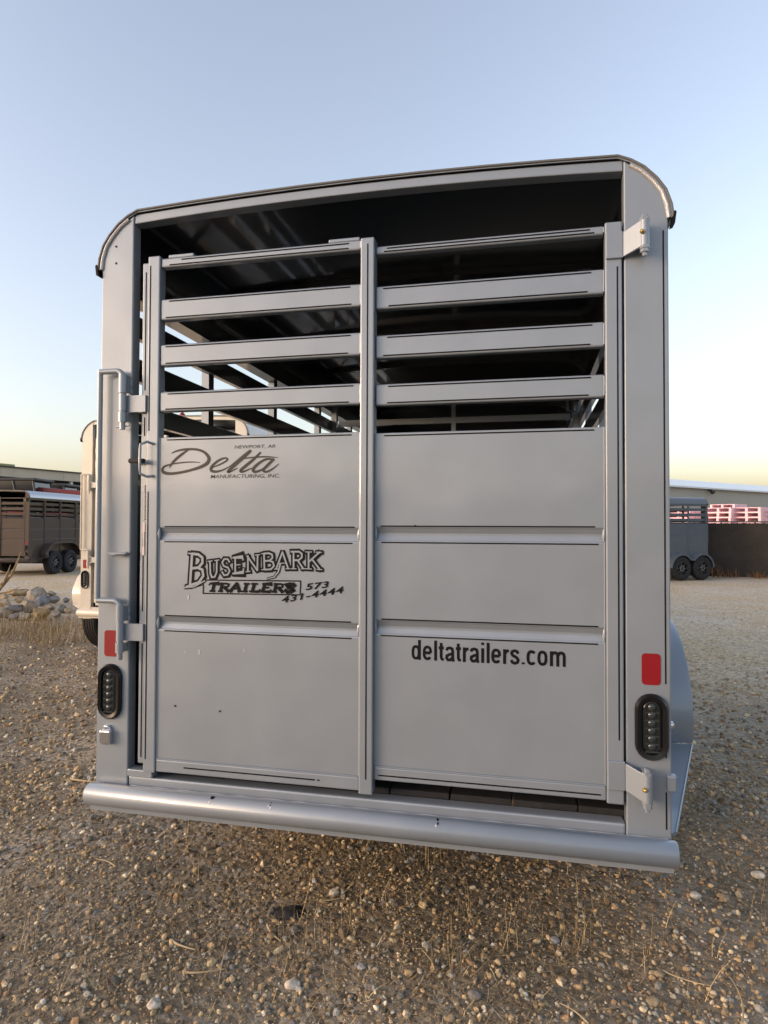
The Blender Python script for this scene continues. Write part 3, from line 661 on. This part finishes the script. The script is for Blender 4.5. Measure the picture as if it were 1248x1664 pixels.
def stones(n, r0, r1, power, s0, s1, half=R(43), patch=None):
    x, y, r = sector(n, r0, r1, power, half)
    if patch is not None:
        k = (np.sin(x*2.1+.7*np.sin(y*1.7))*np.sin(y*2.6+1.3*np.sin(x*1.1))+rng.normal(0, .45, n)) > patch; x, y, r = x[k], y[k], r[k]; n = len(x)
    s = s0*(s1/s0)**(rng.random(n)**1.8)
    sc = s[:, None]*rng.uniform(.6, 1.15, (n, 3)); sc[:, 2] *= .75
    v = ICO[None]*(1+rng.normal(0, .13, (n, 12, 1)))*sc[:, None, :]
    v = np.einsum('nij,nkj->nki', rotmats(n), v)
    v[:, :, 2] *= .8
    v += np.stack([x, y, ground_h(x, y)+s*.22], 1)[:, None, :]
    c = PAL[rng.choice(len(PAL), n, p=PW/PW.sum())]*rng.uniform(.75, 1.2, (n, 1))*np.array((1.72, 1.66, 1.5))
    pg = np.where(x > 0, sstep(3.2, 7.0, y), sstep(6, 9.5, y))[:, None]; c = c*(1-pg)+(c*.45+np.array((.36, .33, .27)))*pg      # the yard's pale crushed stone
    return v.reshape(-1, 3), (np.arange(n)[:, None, None]*12+ICF[None]).reshape(-1, 3), np.repeat(c, 12, 0)
parts = [stones(26000, 1.25, 4.2, 1.2, .0035, .013, patch=-.55), stones(26000, 1.25, 4.4, 1.2, .0025, .0075, patch=-.3), stones(22000, 3.6, 14, .3, .008, .024), stones(1500, 1.4, 6, .6, .012, .021)]
V, Fc, Cc = [], [], []; o_ = 0
for v, f, c in parts: V.append(v); Fc.append(f+o_); Cc.append(c); o_ += len(v)
STONE = tint_mat('gravel_stone')
tag(fast_mesh('gravel', np.concatenate(V), np.concatenate(Fc), STONE, np.concatenate(Cc)), 'loose tan and grey gravel strewn over the brown dirt yard', 'gravel', kind='stuff')

# straw litter and standing dry grass
def blades(x, y, ln, wd, tilt0, tilt1, bend, zoff=.004):
    n = len(x); az = rng.uniform(0, 2*math.pi, n); ti = rng.uniform(tilt0, tilt1, n); bz = rng.uniform(-bend, bend, n); ba = rng.uniform(-bend, bend, n)
    pts = []
    z0 = ground_h(x, y)+zoff*rng.uniform(.3, 2.2, n)
    for k in range(4):
        t = k/3; a = az+ba*t; e = ti+bz*t
        if k == 0: p = np.stack([x, y, z0], 1)
        else: p = p+np.stack([np.cos(a)*np.cos(e), np.sin(a)*np.cos(e), np.sin(e)], 1)*(ln/3)[:, None]
        p[:, 2] = np.maximum(p[:, 2], ground_h(x, y)+.002)
        sd_ = np.stack([-np.sin(a), np.cos(a), rng.uniform(-.3, .3, n)], 1)*(wd*(1-.75*t*t))[:, None]*.5
        pts += [p-sd_, p+sd_]
    v = np.stack(pts, 1).reshape(-1, 3)
    f = np.array([(0,1,3,2),(2,3,5,4),(4,5,7,6)]); f = (np.arange(n)[:, None, None]*8+f[None]).reshape(-1, 4)
    c = np.array([(.52,.41,.23),(.42,.315,.165),(.27,.195,.105),(.62,.52,.33),(.13,.092,.055)])[rng.choice(5, n, p=[.24,.26,.22,.10,.18])]*rng.uniform(.7, 1.15, (n, 1))
    return v, f, np.repeat(c, 8, 0)
SP = []
x, y, r = sector(85000, 1.25, 9, .7, R(43)); k = (np.sin(x*1.7+2)*np.sin(y*2.2+.5)+.5*np.sin(x*4.1-y*3.3)+rng.normal(0, .45, len(x))) > .1; x, y = x[k], y[k]
SP.append(blades(x, y, rng.uniform(.012, .065, len(x)), rng.uniform(.0008, .0024, len(x)), -.05, .3, .7))
tuft = []
tx, ty, _ = sector(150, 1.9, 8, .5, R(43))
under = [(rng.uniform(-.9, 1.1), rng.uniform(.0, 1.1)) for _ in range(60)]; right = [(rng.uniform(1.15, 2.4), rng.uniform(-.1, 1.6)) for _ in range(28)]; left = [(rng.uniform(-9, -4.6), rng.uniform(4.4, 6.0)) for _ in range(260)]
for cx, cy in list(zip(tx, ty))+under+right: 
    n = rng.integers(4, 13); tuft.append((cx+rng.normal(0, .03, n), cy+rng.normal(0, .03, n)))
x = np.concatenate([a for a, b in tuft]); y = np.concatenate([b for a, b in tuft])
SP.append(blades(x, y, rng.uniform(.05, .16, len(x)), rng.uniform(.001, .0022, len(x)), .5, 1.5, .7))
x = np.concatenate([cx+rng.normal(0, .06, 14) for cx, cy in left]); y = np.concatenate([cy+rng.normal(0, .06, 14) for cx, cy in left])
SP.append(blades(x, y, rng.uniform(.08, .26, len(x)), rng.uniform(.002, .005, len(x)), .6, 1.5, .6))
V, Fc, Cc = [], [], []; o_ = 0
for v, f, c in SP: V.append(v); Fc.append(f+o_); Cc.append(c); o_ += len(v)
STRAW = tint_mat('dry_straw', .8, var=.15)
tag(fast_mesh('dry_grass', np.concatenate(V), np.concatenate(Fc), STRAW, np.concatenate(Cc)), 'dry straw and dead grass littering the gravel', 'grass', kind='stuff')

# single stones large enough to pick out
def icosphere(sub):
    v = [tuple(p) for p in ICO]; f = [tuple(t) for t in ICF]
    for _ in range(sub):
        cache = {}; nf = []
        def mid(a, b):
            k = (min(a, b), max(a, b))
            if k not in cache:
                p = (np.array(v[a])+np.array(v[b])); v.append(tuple(p/np.linalg.norm(p))); cache[k] = len(v)-1
            return cache[k]
        for a, b, c in f:
            p, q_, s = mid(a, b), mid(b, c), mid(c, a); nf += [(a, p, s), (b, q_, p), (c, s, q_), (p, q_, s)]
        f = nf
    return np.array(v), np.array(f)
IV, IF_ = icosphere(2); IV3, IF3 = icosphere(3)
def rock(name, x, y, sx, sy, sz, colr, M, base=IV, faces=IF_, sink=.25, planes=9, zadd=0, hlo=.62, hhi=.9):
    v = base.copy()
    for _ in range(planes):          # chop facets
        d = rng.normal(size=3); d /= np.linalg.norm(d); h = rng.uniform(hlo, hhi); t = v@d; v = v-np.outer(np.maximum(t-h, 0), d)*.92
    v = v*(1+.05*np.sin(v[:, [1]]*5+rng.uniform(0, 6))*np.sin(v[:, [0]]*4+rng.uniform(0, 6)))+rng.normal(0, .008, v.shape)
    a = rng.uniform(0, 6.28); c, s = math.cos(a*.15), math.sin(a*.15)
    v = v*np.array([sx, sy, sz])*.5; v = v@np.array([[c, s, 0], [-s, c, 0], [0, 0, 1]])
    o = fast_mesh(name, v, faces, M, np.tile(np.array(colr), (len(v), 1)), smooth=False); o.location = (x, y, float(ground_h(x, y))+sz*(.5-sink)+zadd); return o
PEB = tint_mat('pebble_stone', .85, .25, var=.3, vsc=90)
px_, py_, _ = sector(46, 1.75, 4.6, .6, R(32))
for k in range(46):
    s = rng.uniform(.022, .042); c = PAL[rng.choice([0, 2, 5, 8, 3, 9])]*rng.uniform(.95, 1.25)
    tag(rock('pebble', px_[k], py_[k], s*rng.uniform(.9, 1.4), s, s*.75, c, PEB), 'rounded pebble larger than the gravel around it', 'stone', 'larger pebbles lying on the gravel')
BLD = tint_mat('boulder_stone', .95, .9, var=.42, vsc=14)
TAN, ORG, GRY, BLU, GTN = (.33,.27,.19), (.34,.25,.14), (.21,.205,.20), (.19,.21,.235), (.28,.245,.195)
BR = [(-8.91,8.22,.16,.11,TAN),(-9.14,8.8,.36,.13,ORG),(-8.48,8.45,.3,.18,GTN),(-8.29,7.9,.17,.12,TAN),(-7.6,7.63,.22,.18,BLU),(-8.17,7.39,.24,.13,TAN),(-7.28,6.66,.27,.15,GRY),(-7.13,6.78,.21,.22,GTN),(-6.35,6.16,.19,.18,ORG),(-6.71,6.01,.16,.1,GRY),(-7.08,7.16,.14,.11,GTN),(-7.63,7.95,.18,.13,GRY),(-6.75,7.06,.11,.12,GRY),(-6.64,7.08,.11,.09,TAN),(-7.17,6.27,.16,.17,GTN),(-6.87,6.34,.09,.08,GRY),(-8.65,8.93,.12,.09,GTN),(-7.59,8.19,.11,.08,GRY),(-7.6,6.58,.13,.21,GRY),(-9.25,8.25,.19,.14,TAN),(-8.62,9.07,.15,.09,GTN),(-6.54,6.04,.17,.09,GTN),(-6.44,6.53,.11,.09,GRY)]
CN = {TAN: 'tan', ORG: 'orange tan', GRY: 'grey', BLU: 'blue grey', GTN: 'grey tan'}
for x, y, wd, ht, c in BR:
    o = rock('boulder', x, y, wd*1.6, wd*rng.uniform(1.1, 1.5), ht*1.7, np.array(c)*rng.uniform(.9, 1.1), BLD, IV3, IF3, .2, 22, hlo=.42, hhi=.8)
    lab = {ORG: 'long flat orange tan boulder behind the rest of the heap' if y > 8 else 'rounded orange tan boulder beside the cream trailer bumper', BLU: 'blue grey angular boulder in the heap'}.get(c, CN[c]+(' small' if wd < .13 else '')+' boulder in the heap beside the cream trailer')
    tag(o, lab, 'boulder', CN[c]+(' small' if wd < .13 else '')+' boulders in the heap')
tag(rock('asphalt_chunk', -.30, .22, .13, .09, .03, (.03, .03, .032), PEB, sink=.3), 'flat dark asphalt chunk lying on the gravel below the bumper', 'asphalt chunk')
def stalk(name, x, y, ln, az, wd, c, lab, bend=.5, grp=None, cat='stalk'):
    mb = MB(); p = Vector((x, y, float(ground_h(x, y))+.012)); pts = [p]
    for k in range(6): a = az+bend*k/6; p = p+Vector((math.cos(a), math.sin(a), .05*math.sin(k)))*ln/6; pts.append(p)
    pts = [Vector((q_.x, q_.y, max(q_.z, float(ground_h(q_.x, q_.y))+.010))) for q_ in pts]
    mb.tube(pts, [wd*.5*(1-.5*k/6) for k in range(7)], 6); o = mb.build(name, mat(name+'_mat', c, .8, var=.2, var_scale=60)); return tag(o, lab, cat, grp)
stk = [(-.94,.93,.15,.3,.007),(-.35,.13,.11,-1.0,.008),(-.62,-.03,.10,-.5,.008),(-.5,-.16,.12,.1,.007),(1.12,-.0,.2,1.2,.006),(1.35,.12,.22,.8,.005),(.25,.02,.09,1.9,.006),(-.2,.3,.08,.2,.005),(.95,.2,.14,-.6,.005),(.7,-.1,.1,2.2,.005),(-1.9,1.1,.2,-.3,.012),(-1.1,.35,.12,2.6,.006)]
for x, y, l, a, wd in stk: stalk('dry_stalk', x, y, l, a, wd, (.42, .33, .2), 'dry broken stalk lying on the gravel', .6, 'dry stalks lying on the gravel')
# leafless weed rising by the boulders
wr = empty('dead_weed', (-8.0, 6.9, float(ground_h(-8.0, 6.9)))); tag(wr, 'leafless dry weed with forked stems beside the boulder heap', 'weed')
WEED = mat('dead_stem', (.30, .22, .125), .85, bump=.4, bump_scale=40, var=.25, var_scale=10)
def stem(pts, r): mb = MB(); mb.tube(pts, r, 7); mb.build('stem', WEED, wr)
stem([(0, 0, -.05), (.08, .05, .25), (.2, .1, .42), (.32, .12, .56), (.45, .1, .78), (.52, .1, .95)], [.03, .028, .026, .02, .014, .006])
stem([(-.2, 0, -.05), (-.05, .02, .2), (.02, .03, .42), (.0, .02, .6), (-.04, .0, .76)], [.028, .026, .024, .016, .006])
stem([(.2, .1, .42), (.30, .02, .52), (.34, .05, .66), (.36, .06, .74)], [.02, .018, .01, .005]); stem([(.08, .05, .25), (.3, .1, .3), (.5, .12, .38)], [.02, .012, .005]); stem([(-.05, .02, .2), (-.25, .0, .26), (-.4, .02, .36)], [.018, .012, .005])
for kx, kz in ((.2, .42), (.02, .42), (.08, .25), (.3, .52)): mb = MB(); mb.lathe([(-.03, .01), (-.01, .03), (.015, .032), (.03, .012)], (kx, .06, kz), 'z', 8); mb.build('knot', WEED, wr)

# ============================================================ buildings
CREAMW = mat('cream_fascia', (.50, .43, .33), .7, var=.08, var_scale=1.0); DARKW = mat('dark_corrugated', (.06, .058, .05), .8, bump=.2, bump_scale=8); WHITEM = mat('white_metal_roof', (.62, .66, .70), .35, bump=.05, bump_scale=4)
GREYW = mat('warm_grey_siding', (.36, .345, .31), .75, var=.05, var_scale=.4); CONC = mat('concrete', (.4, .38, .34), .85); OLIVE = mat('olive_cap', (.33, .31, .14), .7)
d = Vector((1.27, 5.40, 0)).normalized()
rt = empty('open_shed', (-28.01, 28.48, 0), math.atan2(d.y, d.x)); tag(rt, 'long open shed with cream fascia behind the brown trailer', 'building')
def bx(name, M, a, root, bevel=0): mb = MB(); mb.box(*a); return mb.build(name, M, root)
# local x runs along the front, local +y to the back
for k in range(-3, 6): bx('fascia_board', CREAMW, (k*4.0, k*4.0+3.985, -.02, .06, 4.08, 4.60), rt)
bx('roof', DARKW, (-12.2, 24.2, -.12, 9, 4.60, 4.67), rt); bx('roof_cap', OLIVE, (-12, .9, .05, 2.0, 4.67, 4.80), rt)
for k in range(18): bx('wall_sheet', DARKW, (-12+k*2.0, -12+k*2.0+1.98, 5.0+.03*(k % 2), 5.1+.03*(k % 2), 0, 4.55), rt)
for xx in (-8, -3, 2.0, 4.6, 9.6, 14.6, 20): bx('post', mat('white_post', (.6, .6, .58), .6), (xx, xx+.16, .1, .26, 0, 4.1), rt)
e0 = Vector((9.04, 40.78, 0)); e1 = Vector((17.46, 49.6, 0)); d = (e1-e0).normalized()
rt = empty('warehouse', e0, math.atan2(d.y, d.x)); tag(rt, 'long grey warehouse with pale metal roof beyond the screened fence', 'building')
ez = 4.0
for k in range(-4, 12): bx('siding_sheet', GREYW, (k*3.0, k*3.0+2.99, .3, .4, -.3, ez), rt)
for k in range(-4, 12):
    mb = MB(); a, b = k*3.0, k*3.0+2.985
    mb.add([(a, 0, ez-.02), (b, 0, ez-.02), (b, 6.5, ez+1.17), (a, 6.5, ez+1.17), (a, 0, ez-.12), (b, 0, ez-.12), (b, 6.5, ez+1.07), (a, 6.5, ez+1.07)], [(0, 1, 2, 3), (7, 6, 5, 4), (0, 4, 5, 1), (1, 5, 6, 2), (2, 6, 7, 3), (3, 7, 4, 0)]); mb.build('roof_sheet', WHITEM, rt)
bx('wall_back', GREYW, (-12, 36, 12.6, 12.8, -.3, 4), rt)
lm = MB(); lm.lathe([(0, .05), (.1, .16), (.22, .18), (.25, .02)], (4.9, .0, ez-.45), 'z', 12); lm.box(4.84, 4.96, .0, .3, ez-.22, ez-.14); lm.build('wall_lamp', DKSTEEL, rt)

# ============================================================ screened chain-link fence
fr = empty('screened_fence', (2.5, 20.14, -.14), math.atan2(-.18, 1.54)); tag(fr, 'chain link fence with dark brown privacy screen by the slate trailer', 'fence')
SCR = mat('privacy_screen', (.035, .028, .023), .9, var=.5, var_scale=1.2); WIRE = mat('fence_wire', (.13, .12, .11), .5, metal=.6)
fl = 12.0; fh = 1.70
mb = MB(); rnd = random.Random(3)
for k in range(int(fl/.055)):
    x0 = k*.055; mb.box(x0, x0+.046, .0+.004*(k % 2), .012+.004*(k % 2), .03+rnd.uniform(0, .03), fh-.02-rnd.uniform(0, .06))
sh = MB(); sh.box(0, fl, .018, .024, .02, fh-.05); sh.build('screen_sheet', SCR, fr)
s_ = mb.build('privacy_slats', SCR, fr); s_['kind'] = 'stuff'
mb = MB(); st = .07
def wire(a, b): 
    (x0, z0), (x1, z1) = a, b; mb.add([(x0-.0025, -.014, z0), (x0+.0025, -.014, z0), (x1+.0025, -.014, z1), (x1-.0025, -.014, z1), (x0, -.009, z0), (x1, -.009, z1)], [(0, 1, 2, 3), (0, 3, 5, 4), (1, 4, 5, 2)])
for k in range(int((fl+fh)/st)):
    x0 = -fh+k*st
    a = (max(x0, 0), max(0, -x0)); b = (min(x0+fh, fl), min(fh, fl-x0)); 
    if b[0] > a[0]: wire(a, b); wire((a[0], fh-a[1]), (b[0], fh-b[1]))
s_ = mb.build('chain_link', WIRE, fr); s_['kind'] = 'stuff'
for k in range(6): mb = MB(); mb.tube([(k*2.4, .045, -.1), (k*2.4, .045, fh+.03)], .03, 10); mb.lathe([(0, .034), (.02, .03), (.035, .01)], (k*2.4, .045, fh+.03), 'z', 10); mb.build('post', WIRE, fr)
mb = MB(); mb.tube([(0, .03, fh), (fl, .03, fh)], .02, 8); mb.build('top_rail', WIRE, fr)
# weeds along the fence
def weed_clump(x, y, h, n, lab, c):
    V_ = []; bl_ = blades(np.full(n, 0.)+rng.normal(0, .09, n), rng.normal(0, .05, n), rng.uniform(.4, 1, n)*h, rng.uniform(.008, .018, n), .9, 1.55, .4, 0)
    v = bl_[0].copy(); v[:, 2] -= v[:, 2].min(); o = fast_mesh('dry_weed', v, bl_[1], STRAW, bl_[2]*np.array(c)); o.location = (x, y, float(ground_h(x, y))-.01); tag(o, lab, 'weed', 'rusty dry weeds along the fence foot')
for x, y, h in ((6.1, 19.55, .55), (6.35, 19.5, .42), (6.62, 19.5, .34), (7.2, 19.45, .30), (7.35, 19.4, .26)): weed_clump(x, y, h, 26, 'rusty brown dry weed clump at the fence foot', (.75, .5, .4))

# ============================================================ pink pallets stacked behind the fence
PINK = mat('pink_painted_wood', (.82, .55, .60), .75, var=.12, var_scale=3)
pm = MB()
for k in range(3): pm.box(-.55, .55, -.5+k*.455, -.41+k*.455, .03, .165)
for k in range(7): pm.box(-.55+k*.163, -.55+k*.163+.12, -.5, .5, .165, .19)
for k in range(3): pm.box(-.55+k*.48, -.55+k*.48+.14, -.5, .5, .0, .03)
STACKS = [(8.1, 25.78, 12, 50, 'pink pallet in the stack beside the slate trailer, behind the fence'), (9.0, 25.5, 12, 52, 'pink pallet in the second stack from the slate trailer, behind the fence'),
          (10.05, 25.7, 12, 50, 'pink pallet in the third stack from the slate trailer, behind the fence'), (7.0, 27.3, 12, 48, 'pink pallet in the stack seen through the slate trailer slats'), (8.75, 27.6, 13, 50, 'pink pallet in the stack behind the first two stacks'), (5.9, 27.6, 12, 52, 'pink pallet in the stack hidden behind the slate trailer')]
pal = None
for si_, (sx_, sy_, nlay, yaw, lab) in enumerate(STACKS):
    for k in range(nlay):
        if pal is None: o = pal = pm.build('pallet', PINK)
        else: o = pal.copy(); COL.objects.link(o)
        o.location = (sx_+rnd.uniform(-.015, .015), sy_+rnd.uniform(-.015, .015), -.14+k*.1905); o.rotation_euler = (0, 0, R(yaw+rnd.uniform(-1, 1)))
        tag(o, lab.replace('pink pallet', 'topmost pink pallet') if k == nlay-1 else lab.replace('pink pallet', 'lower pink pallet'), 'pallet', 'pink pallets, stack %s' % 'abcdef'[si_])

# ============================================================ tractors behind the brown trailer
TRED = mat('tractor_red', (.16, .012, .016), .35, coat=.5); GLASS = mat('dark_cab_glass', (.012, .014, .02), .06, coat=.5)
def tractor(x, y, rz, lab):
    rt = empty('tractor', (x, y, 0), rz); tag(rt, lab, 'tractor', 'tractors under the open shed')
    for s in (-1, 1):
        mb = MB(); mb.lathe([(-.25, .4), (-.27, .75), (-.2, .9), (.2, .9), (.27, .75), (.25, .4)], (0, s*.85, .9), 'y', 28); wh = mb.build('rear_wheel', RUBBER, rt); mb = MB(); mb.lathe([(s*.2, .42), (s*.05, .3), (s*.1, .05)], (0, s*.85, .9), 'y', 20); mb.build('rim', TRED, wh)
        mb = MB(); mb.lathe([(-.17, .25), (-.18, .5), (-.12, .6), (.12, .6), (.18, .5), (.17, .25)], (2.4, s*.75, .6), 'y', 24); mb.build('front_wheel', RUBBER, rt)
        mb = MB(); mb.prism([(-.9, 1.5), (-.7, 1.85), (.0, 2.0), (.7, 1.85), (.8, 1.5)], s*.6-(.28 if s < 0 else 0), s*.6+(.28 if s > 0 else 0)); mb.build('mudguard', TRED, rt)
    mb = MB(); mb.prism([(.6, 1.0), (3.0, 1.0), (3.1, 1.6), (2.75, 2.78), (.6, 2.95)], -.42, .42); mb.build('hood', TRED, rt, .04)
    mb = MB(); mb.box(-.6, 2.8, -.3, .3, .6, 1.0); mb.build('chassis', DKSTEEL, rt)
    pr = [(-.55, 1.5), (.95, 1.5), (.65, 3.18), (-.95, 3.18)]
    mb = MB(); mb.prism(pr, -.72, .72); mb.build('cab_glass', GLASS, rt)
    for s in (-1, 1):
        for a, b in (((-.55, 1.5), (-.95, 3.18)), ((.95, 1.5), (.65, 3.18)), ((.2, 1.5), (-.15, 3.18))): mb = MB(); mb.tube([(a[0], s*.73, a[1]), (b[0], s*.73, b[1])], .045, 8); mb.build('pillar', DKSTEEL, rt)
    mb = MB(); mb.box(-1.05, .8, -.8, .8, 3.18, 3.3); mb.build('cab_roof', DKSTEEL, rt, .04)
tractor(-19.9, 21.2, R(14), 'red tractor with dark cab behind the brown trailer')
tractor(-21.2, 24.6, R(14), 'second red tractor farther back under the open shed')

# low hills that close the yard behind the viewer (mirrored in the trailer's paint)
hm = MB(); n = 60; rnd = random.Random(5)
ang = [R(95+170*k/n) for k in range(n+1)]; hh = [11+3*math.sin(k*.37)+2*math.sin(k*.9+1)+rnd.uniform(-.6, .6) for k in range(n+1)]
v = []
for a, h in zip(ang, hh):
    for rr, zz in ((150, -.5), (165, h*.55), (185, h), (230, h*.6), (260, -1)): v.append((math.sin(a)*rr, math.cos(a)*rr, zz))
hm.add(v, [(i*5+k, i*5+k+1, (i+1)*5+k+1, (i+1)*5+k) for i in range(n) for k in range(4)], 0, True)
tag(hm.build('hills', mat('scrub_hills', (.10, .09, .06), .95, var=.3, var_scale=.05)), kind='structure')
